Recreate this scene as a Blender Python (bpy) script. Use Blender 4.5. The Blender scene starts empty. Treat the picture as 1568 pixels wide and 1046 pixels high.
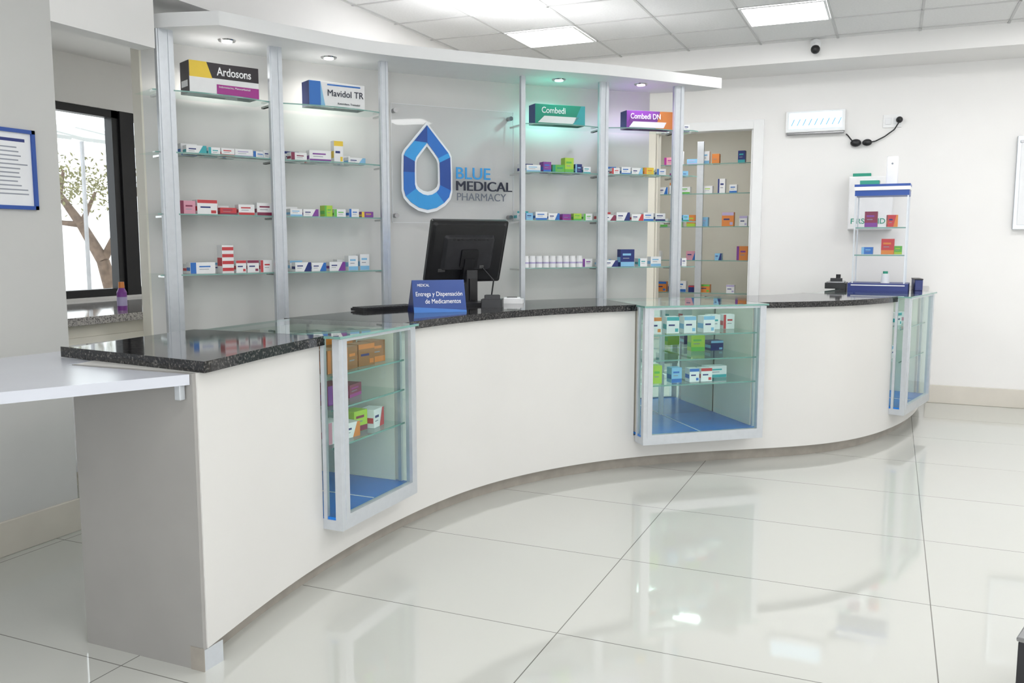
import bpy, math, random
from mathutils import Vector, Matrix
random.seed(7)
scene = bpy.context.scene
try:
    scene.view_settings.view_transform = 'Standard'
except Exception:
    pass

# ------------------------------------------------------------ materials
MATS = {}
def mat(name, col=(0.8,0.8,0.8), rough=0.5, metal=0.0, emit=0.0, ecol=None, noise=0.0, nscale=8.0, spec=None, coat=0.0):
    if name in MATS: return MATS[name]
    m = bpy.data.materials.new(name); m.use_nodes = True
    nt = m.node_tree; b = nt.nodes['Principled BSDF']
    b.inputs['Base Color'].default_value = (*col, 1)
    b.inputs['Roughness'].default_value = rough
    b.inputs['Metallic'].default_value = metal
    if spec is not None: b.inputs['Specular IOR Level'].default_value = spec
    if coat: b.inputs['Coat Weight'].default_value = coat
    if emit:
        b.inputs['Emission Color'].default_value = (*(ecol or col), 1)
        b.inputs['Emission Strength'].default_value = emit
    if noise:
        tc = nt.nodes.new('ShaderNodeTexCoord')
        n = nt.nodes.new('ShaderNodeTexNoise'); n.inputs['Scale'].default_value = nscale
        n.inputs['Detail'].default_value = 4
        nt.links.new(tc.outputs['Object'], n.inputs['Vector'])
        r = nt.nodes.new('ShaderNodeValToRGB')
        r.color_ramp.elements[0].position = 0.3; r.color_ramp.elements[1].position = 0.7
        r.color_ramp.elements[0].color = (*[max(0, c*(1-noise)) for c in col], 1)
        r.color_ramp.elements[1].color = (*[min(1, c*(1+noise*0.4)) for c in col], 1)
        nt.links.new(n.outputs['Fac'], r.inputs['Fac'])
        nt.links.new(r.outputs['Color'], b.inputs['Base Color'])
    MATS[name] = m
    return m

def glass_mat(name, tint=(0.95,0.985,0.975), base=0.04, graze=0.55):
    m = bpy.data.materials.new(name); m.use_nodes = True
    nt = m.node_tree; nt.nodes.clear()
    o = nt.nodes.new('ShaderNodeOutputMaterial')
    mix = nt.nodes.new('ShaderNodeMixShader')
    tr = nt.nodes.new('ShaderNodeBsdfTransparent'); tr.inputs[0].default_value = (*tint, 1)
    gl = nt.nodes.new('ShaderNodeBsdfGlossy'); gl.inputs['Roughness'].default_value = 0.02
    gl.inputs['Color'].default_value = (1,1,1,1)
    lw = nt.nodes.new('ShaderNodeLayerWeight'); lw.inputs['Blend'].default_value = 0.5
    pw = nt.nodes.new('ShaderNodeMath'); pw.operation='POWER'; pw.inputs[1].default_value=4.0
    ma = nt.nodes.new('ShaderNodeMath'); ma.operation='MULTIPLY_ADD'; ma.inputs[1].default_value=graze; ma.inputs[2].default_value=base
    nt.links.new(lw.outputs['Facing'], pw.inputs[0]); nt.links.new(pw.outputs[0], ma.inputs[0])
    nt.links.new(ma.outputs[0], mix.inputs[0]); nt.links.new(tr.outputs[0], mix.inputs[1])
    nt.links.new(gl.outputs[0], mix.inputs[2]); nt.links.new(mix.outputs[0], o.inputs[0])
    MATS[name] = m
    return m

mat('wall_paint', (0.86,0.85,0.84), 0.65, noise=0.02, nscale=2.0)
mat('wall_paint_shaded', (0.58,0.58,0.565), 0.6, noise=0.03, nscale=2.0)  # wall paint darkened for the near left wall, its dimness put into the colour
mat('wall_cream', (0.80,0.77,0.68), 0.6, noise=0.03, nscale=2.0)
mat('backing_grey', (0.66,0.655,0.64), 0.55, noise=0.03, nscale=3.0)
mat('ceiling_tile', (0.82,0.82,0.82), 0.85, noise=0.05, nscale=60.0)
mat('ceiling_bar', (0.60,0.60,0.60), 0.5, noise=0.03)
mat('counter_white', (0.68,0.67,0.65), 0.38, noise=0.02, nscale=2.5)
mat('counter_end_shaded', (0.34,0.33,0.315), 0.4, noise=0.06, nscale=3)  # white counter's end face, shade painted in as a darker base colour
mat('laminate_white', (0.58,0.60,0.66), 0.22, noise=0.03, nscale=3)
mat('plinth', (0.36,0.33,0.29), 0.35, noise=0.15, nscale=10)
mat('baseboard', (0.62,0.58,0.51), 0.2, noise=0.06, nscale=4)
mat('aluminium', (0.60,0.63,0.67), 0.35, 0.45, noise=0.04, nscale=30)
mat('chrome', (0.6,0.6,0.6), 0.15, 1.0)
mat('black_frame', (0.01,0.01,0.012), 0.4, noise=0.1)
mat('black_plastic', (0.010,0.010,0.012), 0.38, noise=0.2, nscale=20)
mat('dark_plastic', (0.022,0.022,0.026), 0.45, noise=0.2, nscale=20)
mat('canopy_white', (0.86,0.865,0.87), 0.4, noise=0.02)
mat('glass_edge', (0.20,0.38,0.34), 0.15, noise=0.1)
mat('case_blue', (0.006,0.19,0.68), 0.25, noise=0.08, nscale=6)
mat('sign_blue', (0.006,0.05,0.26), 0.35, noise=0.08, nscale=6)
mat('frame_blue', (0.02,0.08,0.36), 0.35, noise=0.05)
mat('panel_light', (1,1,1), 0.4, emit=17.5, ecol=(1,0.995,0.985))
mat('down_lens', (1,1,1), 0.4, emit=8.0)
mat('down_cyan', (0.4,1,0.95), 0.4, emit=8.0)
mat('down_pink', (1,0.65,1), 0.4, emit=6.0)
mat('tube_glow', (0.65,0.85,1), 0.4, emit=0.8)
mat('mirror', (0.74,0.80,0.78), 0.03, 1.0)
mat('paper', (0.82,0.83,0.85), 0.6, noise=0.03)
mat('print_grey', (0.30,0.32,0.37), 0.6, noise=0.1)
mat('text_grey', (0.17,0.19,0.24), 0.6, noise=0.1)
mat('logo_blue_dark', (0.008,0.07,0.36), 0.3, noise=0.1, nscale=5)
mat('logo_blue_mid', (0.012,0.17,0.62), 0.3, noise=0.1, nscale=5)
mat('logo_blue_light', (0.03,0.36,0.82), 0.3, noise=0.1, nscale=5)
mat('logo_white', (0.92,0.94,0.96), 0.3, noise=0.01)
mat('ink', (0.01,0.015,0.04), 0.4, noise=0.1)
mat('ink_white', (0.9,0.9,0.92), 0.4, noise=0.01)
mat('steel', (0.35,0.35,0.36), 0.25, 0.9, noise=0.1)
mat('bark', (0.17,0.12,0.09), 0.9, noise=0.4, nscale=12)
mat('leaf', (0.25,0.24,0.12), 0.8, noise=0.5, nscale=9)
mat('outdoor_ground', (0.7,0.68,0.64), 0.9, noise=0.1)
mat('outdoor_white', (0.85,0.85,0.85), 0.7, noise=0.02)
mat('awning_cloth', (0.42,0.43,0.42), 0.8, noise=0.05)
for n,c in {'white':(0.86,0.86,0.87),'red':(0.58,0.05,0.06),'blue':(0.03,0.17,0.55),'teal':(0.04,0.40,0.44),
            'purple':(0.22,0.05,0.32),'green':(0.13,0.50,0.08),'yellow':(0.85,0.60,0.05),'orange':(0.72,0.24,0.05),
            'navy':(0.015,0.03,0.18),'brown':(0.34,0.15,0.05),'black':(0.02,0.015,0.02),'pink':(0.70,0.33,0.42),
            'sky':(0.25,0.53,0.78),'maroon':(0.25,0.03,0.08),'lime':(0.42,0.65,0.06),'dgreen':(0.01,0.30,0.20),
            'lilac':(0.48,0.42,0.66),'magenta':(0.38,0.03,0.27)}.items():
    mat('box_'+n, c, 0.4, noise=0.04, nscale=12)
glass_mat('glass', (0.95,0.985,0.975))
glass_mat('glass_shelf', (0.84,0.94,0.91))
glass_mat('glass_tint', (0.80,0.90,0.88))
glass_mat('glass_top', (0.74,0.88,0.83), 0.12, 0.9)
glass_mat('acrylic', (0.97,0.975,0.985), 0.02, 0.3)

def granite(name, dark=True):
    m = mat(name, (0.03,0.03,0.03), 0.06, coat=0.0)
    nt = m.node_tree; b = nt.nodes['Principled BSDF']
    tc = nt.nodes.new('ShaderNodeTexCoord')
    v = nt.nodes.new('ShaderNodeTexNoise'); v.inputs['Scale'].default_value = 110; v.inputs['Detail'].default_value = 6
    nt.links.new(tc.outputs['Object'], v.inputs['Vector'])
    r = nt.nodes.new('ShaderNodeValToRGB'); e = r.color_ramp.elements
    if dark:
        e[0].position=0.42; e[0].color=(0.008,0.008,0.009,1); e[1].position=0.72; e[1].color=(0.15,0.14,0.13,1)
        x=e.new(0.55); x.color=(0.027,0.027,0.029,1)
    else:
        e[0].position=0.35; e[0].color=(0.10,0.09,0.09,1); e[1].position=0.62; e[1].color=(0.50,0.47,0.44,1)
        x=e.new(0.48); x.color=(0.36,0.34,0.33,1)
    nt.links.new(v.outputs['Fac'], r.inputs['Fac']); nt.links.new(r.outputs['Color'], b.inputs['Base Color'])
granite('granite_black', True); granite('granite_grey', False)

def floor_mat():
    m = mat('porcelain_tile', (0.8,0.8,0.77), 0.04)
    nt = m.node_tree; b = nt.nodes['Principled BSDF']
    g = nt.nodes.new('ShaderNodeNewGeometry')
    mp = nt.nodes.new('ShaderNodeMapping'); mp.inputs['Location'].default_value = (1.127+1.336*20, -3.896+0.867*20, 0)
    br = nt.nodes.new('ShaderNodeTexBrick'); br.offset = 0.0; br.squash = 1.0
    br.inputs['Scale'].default_value = 1.0; br.inputs['Brick Width'].default_value = 1.336
    br.inputs['Row Height'].default_value = 0.867; br.inputs['Mortar Size'].default_value = 0.0022
    br.inputs['Mortar Smooth'].default_value = 0.0
    br.inputs['Color1'].default_value = (0.545,0.55,0.515,1); br.inputs['Color2'].default_value = (0.56,0.565,0.53,1)
    br.inputs['Mortar'].default_value = (0.17,0.165,0.15,1)
    nt.links.new(g.outputs['Position'], mp.inputs['Vector']); nt.links.new(mp.outputs[0], br.inputs['Vector'])
    nt.links.new(br.outputs['Color'], b.inputs['Base Color'])
    b.inputs['Specular IOR Level'].default_value = 1.0
floor_mat()

# ------------------------------------------------------------ mesh builder
def frame(P, tx=(1,0), z=0.0):
    t = Vector((tx[0], tx[1], 0)).normalized()
    n = Vector((-t.y, t.x, 0))
    M = Matrix(((t.x, n.x, 0, P[0]), (t.y, n.y, 0, P[1]), (0,0,1, z), (0,0,0,1)))
    return M
class MB:
    def __init__(s): s.v=[]; s.f=[]; s.m=[]; s.names=[]; s.smooth=[]
    def mi(s, name):
        if name not in s.names: s.names.append(name)
        return s.names.index(name)
    def add(s, vs, fs, m, M=None, smooth=False):
        o=len(s.v)
        for p in vs:
            p=Vector(p)
            s.v.append(M@p if M is not None else p)
        k=s.mi(m)
        for f in fs:
            s.f.append([o+i for i in f]); s.m.append(k); s.smooth.append(smooth)
    def quad(s, m, pts, M=None): s.add(pts,[tuple(range(len(pts)))],m,M)
    def box(s, m, c, d, M=None):
        x,y,z=c; a,b,h=d[0]/2,d[1]/2,d[2]/2
        vs=[(x-a,y-b,z-h),(x+a,y-b,z-h),(x+a,y+b,z-h),(x-a,y+b,z-h),(x-a,y-b,z+h),(x+a,y-b,z+h),(x+a,y+b,z+h),(x-a,y+b,z+h)]
        s.add(vs,[(0,3,2,1),(4,5,6,7),(0,1,5,4),(1,2,6,5),(2,3,7,6),(3,0,4,7)],m,M)
    def b2(s, m, x0,x1,y0,y1,z0,z1, M=None):
        s.box(m, ((x0+x1)/2,(y0+y1)/2,(z0+z1)/2), (abs(x1-x0),abs(y1-y0),abs(z1-z0)), M)
    def strip(s, F, B, z0, z1, m, edge=None, back=None, ends=None, single=False):
        n=len(F); vs=[]
        for p,q in zip(F,B):
            vs += [(p[0],p[1],z0),(p[0],p[1],z1),(q[0],q[1],z1),(q[0],q[1],z0)]
        top=[];fr=[];bk=[]
        for i in range(n-1):
            a=4*i; b=a+4
            top.append((a+1,b+1,b+2,a+2))
            if not single: top.append((a,a+3,b+3,b))
            fr.append((a,b,b+1,a+1)); bk.append((a+2,b+2,b+3,a+3))
        e=4*(n-1)
        s.add(vs,top,m)
        s.add(vs,fr,edge or m,None,True)
        if single: return
        s.add(vs,bk,back or edge or m,None,True)
        s.add(vs,[(0,1,2,3),(e,e+3,e+2,e+1)],ends or edge or m)
    def prism(s, poly, z0, z1, m, M=None, edge=None):
        n=len(poly)
        vs=[(p[0],p[1],z0) for p in poly]+[(p[0],p[1],z1) for p in poly]
        s.add(vs,[list(range(n))[::-1], list(range(n,2*n))],m,M)
        s.add(vs,[(i,(i+1)%n,n+(i+1)%n,n+i) for i in range(n)],edge or m,M)
    def cyl(s, m, p0, p1, r0, r1=None, n=16, M=None, caps=True):
        r1=r0 if r1 is None else r1
        p0=Vector(p0);p1=Vector(p1); d=(p1-p0).normalized()
        a=Vector((0,0,1)) if abs(d.z)<0.9 else Vector((1,0,0))
        u=d.cross(a).normalized(); w=d.cross(u)
        vs=[]
        for i in range(n):
            c=math.cos(2*math.pi*i/n); q=math.sin(2*math.pi*i/n)
            vs.append(p0+(u*c+w*q)*r0); vs.append(p1+(u*c+w*q)*r1)
        s.add(vs,[(2*i,2*((i+1)%n),2*((i+1)%n)+1,2*i+1) for i in range(n)],m,M,True)
        if caps:
            s.add(vs,[[2*i for i in range(n)][::-1],[2*i+1 for i in range(n)]],m,M)
    def tube(s, m, pts, r, n=8):
        for a,b in zip(pts[:-1],pts[1:]): s.cyl(m,a,b,r,r,n)
    def sphere(s, m, c, r, n=12, k=8, sc=(1,1,1)):
        vs=[];fs=[]
        for j in range(k+1):
            t=math.pi*j/k
            for i in range(n):
                a=2*math.pi*i/n
                vs.append((c[0]+r*sc[0]*math.sin(t)*math.cos(a),c[1]+r*sc[1]*math.sin(t)*math.sin(a),c[2]+r*sc[2]*math.cos(t)))
        for j in range(k):
            for i in range(n):
                fs.append((j*n+i,(j+1)*n+i,(j+1)*n+(i+1)%n,j*n+(i+1)%n))
        s.add(vs,fs,m,None,True)
    def obj(s, name, bevel=0, parent=None):
        xs=[v.x for v in s.v]; ys=[v.y for v in s.v]; zs=[v.z for v in s.v]
        o=Vector(((min(xs)+max(xs))/2,(min(ys)+max(ys))/2,min(zs)))
        me=bpy.data.meshes.new(name)
        me.from_pydata([v-o for v in s.v],[],s.f)
        for n in s.names: me.materials.append(MATS[n])
        me.polygons.foreach_set('material_index', s.m)
        me.polygons.foreach_set('use_smooth', s.smooth)
        me.update(); 
        ob=bpy.data.objects.new(name,me); ob.location=o
        scene.collection.objects.link(ob)
        if bevel:
            b=ob.modifiers.new('bevel','BEVEL'); b.width=bevel; b.segments=2; b.limit_method='ANGLE'; b.angle_limit=math.radians(50)
        if parent:
            ob.parent=parent; ob.matrix_parent_inverse=Matrix.Translation(parent.location).inverted()
        return ob

RX=Matrix.Rotation(math.pi/2,4,'X')
def text(body, name, M, m, w=None, h=None, parent=None, thick=0.001, bold=0.0, align='LEFT'):
    cu=bpy.data.curves.new(name,'FONT'); cu.body=body; cu.size=1.0; cu.align_x=align
    cu.offset=bold; cu.materials.append(MATS[m])
    ob=bpy.data.objects.new(name,cu); scene.collection.objects.link(ob)
    bpy.context.view_layer.update()
    dx,dy=ob.dimensions.x,ob.dimensions.y
    sx=w/dx if w else h/dy
    sy=h/dy if h else sx
    cu.extrude=thick
    W=M@RX@Matrix.Diagonal((sx,sy,1,1))
    if parent:
        ob.parent=parent; ob.matrix_parent_inverse=Matrix.Translation(parent.location).inverted()
        ob.matrix_basis=W
    else: ob.matrix_world=W
    return ob

# ------------------------------------------------------------ room shell
YW=9.05; XL=-3.87; CE=3.3; XR=4.6; YB=-3.0
def simple(name, m, *a, bevel=0):
    b=MB(); b.b2(m,*a); return b.obj(name,bevel)
simple('floor','porcelain_tile',-6.0,XR+0.1,YB-0.1,11.2,-0.1,0.0)
b=MB(); b.b2('wall_paint_shaded',XL-0.12,XL,YB,3.18,0,CE); b.b2('wall_paint',-5.92,XL-0.12,3.06,3.18,0,2.93)
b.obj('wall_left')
b=MB(); wy0,wy1,wz0,wz1=4.0,7.3,1.07,2.56
b.b2('wall_paint',-5.92,-5.8,3.18,wy0,0,2.93); b.b2('wall_paint',-5.92,-5.8,wy1,YW,0,2.93)
b.b2('wall_paint',-5.92,-5.8,wy0,wy1,0,wz0); b.b2('wall_paint',-5.92,-5.8,wy0,wy1,wz1,2.93)
b.obj('wall_window')
b=MB()
for y in (wy0+0.03,5.33,6.4,wy1-0.03): b.b2('black_frame',-5.9,-5.82,y-0.035,y+0.035,wz0,wz1)
b.b2('black_frame',-5.87,-5.80,5.36,5.50,wz0,wz1)
for z in (wz0+0.03,wz1-0.03): b.b2('black_frame',-5.9,-5.82,wy0,wy1,z-0.03,z+0.03)
b.quad('glass',[(-5.86,wy0,wz0),(-5.86,wy1,wz0),(-5.86,wy1,wz1),(-5.86,wy0,wz1)])
b.obj('window_1')
dx0,dx1,dz=-2.3,-1.32,2.62
b=MB(); b.b2('wall_paint',-5.92,dx0,YW,YW+0.12,0,CE); b.b2('wall_paint',dx1,XR,YW,YW+0.12,0,CE)
b.b2('wall_paint',dx0,dx1,YW,YW+0.12,dz,CE); b.obj('wall_back')
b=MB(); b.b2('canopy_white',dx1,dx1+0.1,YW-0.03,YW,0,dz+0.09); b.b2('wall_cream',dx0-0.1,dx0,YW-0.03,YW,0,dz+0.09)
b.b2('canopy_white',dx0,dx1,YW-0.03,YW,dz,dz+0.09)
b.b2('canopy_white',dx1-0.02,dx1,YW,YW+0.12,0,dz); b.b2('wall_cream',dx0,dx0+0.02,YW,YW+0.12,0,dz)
b.obj('trim_1',0.004)
b=MB(); b.b2('wall_cream',-3.3,-0.5,11.0,11.1,0,2.9); b.b2('wall_cream',-3.4,-3.3,YW+0.12,11.1,0,2.9); b.b2('wall_cream',-0.5,-0.4,YW+0.12,11.1,0,2.9)
b.obj('wall_storeroom')
simple('ceiling_storeroom','ceiling_tile',-3.4,-0.4,YW+0.12,11.1,2.9,3.0)
simple('ceiling_light','panel_light',-2.3,-1.9,9.5,9.9,2.87,2.9)
simple('wall_right','wall_paint',XR,XR+0.12,YB,YW,0,CE)
b=MB(); b.b2('wall_paint',XL,XR,YB-0.12,YB,0,0.5);b.b2('wall_paint',XL,XR,YB-0.12,YB,2.7,CE)
b.b2('wall_paint',XL,-0.5,YB-0.12,YB,0.5,2.7);b.b2('wall_paint',4.1,XR,YB-0.12,YB,0.5,2.7); b.obj('wall_rear')
b=MB()
for x in (-0.5,1.03,2.56,4.1): b.b2('black_frame',x-0.03,x+0.03,YB-0.09,YB-0.03,0.5,2.7)
for z in (0.53,2.67): b.b2('black_frame',-0.5,4.1,YB-0.09,YB-0.03,z-0.03,z+0.03)
b.obj('window_2')
b=MB(); b.b2('ceiling_tile',XL,XR,YB,YW,CE,CE+0.1); b.obj('ceiling')
simple('ceiling_alcove','wall_paint',-5.92,XL-0.12,3.06,YW+0.12,2.93,3.03)
mx,my=0.66,0.62
b=MB()
k=-3.17
xs=[k+mx*i for i in range(-1,12)]; ys=[7.08+my*i for i in range(-16,3)]
for x in xs:
    if XL<x<XR: b.b2('ceiling_bar',x-0.009,x+0.009,YB,8.44,CE-0.006,CE)
for y in ys:
    if YB<y<8.44: b.b2('ceiling_bar',XL,XR,y-0.009,y+0.009,CE-0.006,CE)
b.obj('ceiling_grid')
cols=[-3.17+mx*3*i for i in range(4)]
lights=[(cols[0],7.08),(cols[0],5.84),(cols[1],7.08)]
for c in cols[2:]: lights.append((c,7.08))
for r in (3.36,0.88,-1.6):
    for c in cols[1:]: lights.append((c,r))
for c in cols[2:]: lights.append((c,5.22))
for x,y in lights:
    b=MB(); b.b2('panel_light',x+0.03,x+mx-0.03,y+0.03,y+my-0.03,CE-0.012,CE-0.007)
    for a in ((x+0.012,x+0.03,y+0.012,y+my-0.012),(x+mx-0.03,x+mx-0.012,y+0.012,y+my-0.012),(x+0.03,x+mx-0.03,y+0.012,y+0.03),(x+0.03,x+mx-0.03,y+my-0.03,y+my-0.012)):
        b.b2('canopy_white',*a,CE-0.014,CE-0.007)
    b.obj('ceiling_panel_light')
simple('trim_2','wall_paint',XL,XR,8.44,YW,3.12,CE)
b=MB(); b.b2('wall_paint',XL-0.12,XL,3.18,3.85,2.59,CE); b.b2('wall_paint',XL-0.12,XL,3.85,YW,2.9,CE); b.obj('wall_header')
simple('baseboard_back','baseboard',0.34,XR,YW-0.018,YW,0,0.17,bevel=0.004)
simple('baseboard_left','baseboard',XL,XL+0.018,YB,3.18,0,0.17,bevel=0.004)
simple('baseboard_right','baseboard',XR-0.018,XR,YB,YW-0.02,0,0.17,bevel=0.004)
b=MB(); b.b2('granite_grey',-5.8,-4.5,3.18,7.6,1.0,1.05); b.obj('window_worktop',0.004)
b=MB(); b.b2('wall_cream',-5.79,-4.56,3.2,7.6,0.08,0.92); b.b2('wall_cream',-5.79,-4.6,3.2,7.6,0.0,0.08)
for i in range(7):
    b.b2('canopy_white',-4.56,-4.54,3.25+i*0.62,3.25+i*0.62+0.6,0.1,0.88)
    b.b2('chrome',-4.54,-4.52,3.25+i*0.62+0.25,3.25+i*0.62+0.35,0.8,0.815)
b.b2('wall_cream',-5.79,-4.58,3.2,7.6,0.92,1.0)
b.obj('window_cabinet')

# ------------------------------------------------------------ counter
def catmull(P, k=16):
    P=[Vector(p) for p in P]; Q=[2*P[0]-P[1]]+P+[2*P[-1]-P[-2]]; out=[]
    for i in range(1,len(Q)-2):
        for j in range(k):
            t=j/k; a,bb,c,d=Q[i-1],Q[i],Q[i+1],Q[i+2]
            out.append(0.5*((2*bb)+(c-a)*t+(2*a-5*bb+4*c-d)*t*t+(3*bb-a-3*c+d)*t**3))
    out.append(P[-1]); return out
class Curve:
    def __init__(s,P,smooth=60):
        pts=catmull(P)
        s._set(pts)
        L=s.L; pts=[s.at(L*i/160)[0] for i in range(161)]
        for _ in range(smooth):
            pts=[pts[0]]+[(pts[i-1]+2*pts[i]+pts[i+1])/4 for i in range(1,len(pts)-1)]+[pts[-1]]
        s._set(pts)
    def _set(s,pts):
        s.p=pts; s.d=[0]
        for a,bb in zip(pts[:-1],pts[1:]): s.d.append(s.d[-1]+(bb-a).length)
        s.L=s.d[-1]
    def at(s,d):
        d=min(max(d,0),s.L)
        for i in range(len(s.d)-1):
            if d<=s.d[i+1] or i==len(s.d)-2:
                t=(d-s.d[i])/(s.d[i+1]-s.d[i]); P=s.p[i].lerp(s.p[i+1],t)
                a=s.p[max(i-1,0)]; c=s.p[min(i+2,len(s.p)-1)]
                T=(c-a).normalized(); return P,T,Vector((-T.y,T.x))
    def near(s,q):
        q=Vector(q); return min((( s.at(s.L*i/600)[0]-q).length, s.L*i/600) for i in range(601))[1]
CF=Curve([(-2.153,2.262),(-2.262,2.92),(-2.285,3.72),(-2.1625,4.544),(-1.78,5.27),(-1.25,5.80),(-0.78,6.135),(-0.356,6.47),(-0.06,6.95),(0.17,7.65),(0.27,8.3),(0.29,9.03)])
class Case:
    def __init__(s,FL,FR,zb,proud=0.1,depth=0.56):
        s.FL=Vector(FL); s.FR=Vector(FR); s.t=(s.FR-s.FL).normalized(); s.n=Vector((-s.t.y,s.t.x)); s.w=(s.FR-s.FL).length
        s.zb=zb; s.proud=proud; s.depth=depth
        s.d0=CF.near(s.FL+s.n*proud); s.d1=CF.near(s.FR+s.n*proud)
        s.M=frame(s.FL,s.t,0)
    def side(s,k,u): return (s.FL if k==0 else s.FR)+s.n*u
C1=Case((-2.17,3.12),(-2.17,3.78),0.28)
C2=Case((-1.43,5.417),(-0.753,5.971),0.24,0.12)
C3=Case((0.13,7.16),(0.33,7.96),0.24)

def seg(mb, z0,z1, fo, depth, m, edge, start, end, n=26, back=None):
    d0,f0,k0=start; d1,f1,k1=end
    F=[];B=[]
    for i in range(n+1):
        P,T,N=CF.at(d0+(d1-d0)*i/n)
        F.append(P+N*fo); B.append(P+N*depth)
    if f0 is not None: F[0]=Vector(f0)
    q=max(2,int(n*0.3))
    if k0 is not None:
        E=B[q].copy(); S=Vector(k0)
        for i in range(q): B[i]=S.lerp(E,i/q)
    if f1 is not None: F[-1]=Vector(f1)
    if k1 is not None: B[-1]=Vector(k1); B[-2]=B[-1].lerp(B[-3],0.5)
    mb.strip(F,B,z0,z1,m,edge,back or edge,back or edge)
def cs(c,k,fo,depth):
    P,T,N=CF.at(c.d0 if k==0 else c.d1)
    q=P+N*fo; u=(q-c.side(k,0)).dot(c.n)
    return (c.d0 if k==0 else c.d1, c.side(k,u), c.side(k,u+depth-fo))
b=MB()
Bd=0.57
ranges=[((0,None,(-2.72,2.262)),cs(C1,0,0,Bd)),(cs(C1,1,0,Bd),cs(C2,0,0,Bd)),(cs(C2,1,0,Bd),cs(C3,0,0,Bd)),(cs(C3,1,0,Bd),(CF.L,None,None))]
for i,(a,c) in enumerate(ranges):
    seg(b,0.08,1.06,0,Bd,'counter_white','counter_white',a,c,back='counter_white',n=40)
for c in (C1,C2,C3):
    seg(b,0.08,c.zb-0.01,0,Bd,'counter_white','counter_white',cs(c,0,0,Bd),cs(c,1,0,Bd),n=8)
seg(b,0.0,0.08,0.06,Bd-0.03,'plinth','plinth',(0.02,None,(-2.69,2.28)),(CF.L,None,None),n=100)
b.b2('counter_end_shaded',-2.725,-2.158,2.246,2.262,0.0,1.06)
b.b2('plinth',-2.215,-2.153,2.243,2.246,0.0,0.085)
b.b2('aluminium',-2.158,-2.155,2.246,2.34,0.0,0.078)
counter=b.obj('reception_counter')
b=MB(); Gd=0.70
gr=[((0.0,(-2.128,2.272),(-2.95,2.385)),cs(C1,0,-0.03,Gd)),(cs(C1,1,-0.03,Gd),cs(C2,0,-0.03,Gd)),(cs(C2,1,-0.03,Gd),cs(C3,0,-0.03,Gd)),(cs(C3,1,-0.03,Gd),(CF.L,None,None))]
for a,c in gr: seg(b,1.06,1.10,-0.03,Gd,'granite_black','granite_black',a,c,n=40)
b.obj('granite_countertop')

b=MB()
b.prism([(-2.165,2.243),(-2.75,2.243),(-2.75,2.46),(-3.12,2.52),(-3.22,1.6),(-3.3,0.7),(-2.9,0.7),(-2.68,1.2),(-2.42,1.74),(-2.26,2.06)][::-1],1.022,1.058,'laminate_white')
for x,y in ((-3.2,0.8),(-2.98,0.8)): b.b2('aluminium',x-0.025,x+0.025,y-0.025,y+0.025,0,1.022)
b.b2('aluminium',-2.21,-2.185,2.215,2.24,0.97,1.022)
b.b2('aluminium',-3.2,-2.98,0.78,0.82,0.1,0.14)
b.obj('side_desk',0.003)

# ------------------------------------------------------------ medicine boxes
PAL=['red','blue','teal','purple','green','orange','navy','pink','sky','maroon','lime','dgreen','magenta','lilac']
def med(mb, M, w, d, h, base='white', acc='blue', style=None):
    mb.box('box_'+base,(0,d/2,h/2),(w,d,h),M)
    e=0.0008
    style = random.choice((0,1,2,3)) if style is None else style
    if style==0: mb.box('box_'+acc,(-w*0.38,-e/2,h/2),(w*0.22,e,h*0.98),M); mb.box('box_'+acc,(0.08*w,-e/2,h*0.62),(w*0.45,e,h*0.12),M); mb.box('print_grey',(0.05*w,-e/2,h*0.38),(w*0.38,e,h*0.05),M)
    elif style==1: mb.box('box_'+acc,(0,-e/2,h*0.14),(w*0.98,e,h*0.26),M); mb.box('box_'+acc,(-0.05*w,-e/2,h*0.7),(w*0.6,e,h*0.12),M); mb.box('print_grey',(-0.1*w,-e/2,h*0.48),(w*0.45,e,h*0.05),M)
    elif style==2: 
        mb.add([(w*.05,-e,0),(w/2,-e,0),(w/2,-e,h),(w*.33,-e,h)],[(0,1,2,3)],'box_'+acc,M); mb.box('box_navy',(-w*0.2,-e/2,h*0.6),(w*0.36,e,h*0.13),M); mb.box('print_grey',(-w*0.24,-e/2,h*0.36),(w*0.28,e,h*0.05),M)
    elif style==3: mb.box('box_'+acc,(0,-e/2,h*0.88),(w*0.98,e,h*0.22),M); mb.box('box_navy',(-w*0.1,-e/2,h*0.5),(w*0.5,e,h*0.1),M); mb.box('box_'+acc,(w*0.3,-e/2,h*0.2),(w*0.25,e,h*0.2),M)
    elif style==4:
        for i in range(4): mb.box('box_'+acc,(0,-e/2,h*(i+0.5)/4),(w*0.98,e,h*0.12),M)
    mb.box('box_'+acc,(-w/2-e/2,d/2,h*0.4),(e,d*0.9,h*0.3),M)

# ------------------------------------------------------------ display shelving
A=Vector((-3.99,4.03)); Bv=Vector((-1.32,7.33)); NN=Vector((-0.777,0.629))
def SL(s,off=0.0):
    k=1.2*s*(1-s); P=A+(Bv-A)*s+NN*k
    T=((Bv-A)+NN*1.2*(1-2*s)).normalized(); N=Vector((-T.y,T.x))
    return P+N*off,T,N
def line(s0,s1,off,n=16): 
    return [SL(s0+(s1-s0)*i/n, off(i/n) if callable(off) else off)[0] for i in range(n+1)]
SZ=[0.60,0.955,1.31,1.675,2.04,2.40]
b=MB(); b.strip(line(-0.004,0.885,0.30,30),line(-0.004,0.885,0.42,30),0,2.74,'backing_grey','backing_grey','wall_cream','wall_cream')
P,T,N=SL(-0.004,0.30); b.b2('wall_cream',-0.012,0.0,-0.005,0.13,0,2.885,frame(P,T,0))
b.obj('wall_display')
b=MB()
posts=[0.0,0.16,0.34,0.60,0.76,0.91]
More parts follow.
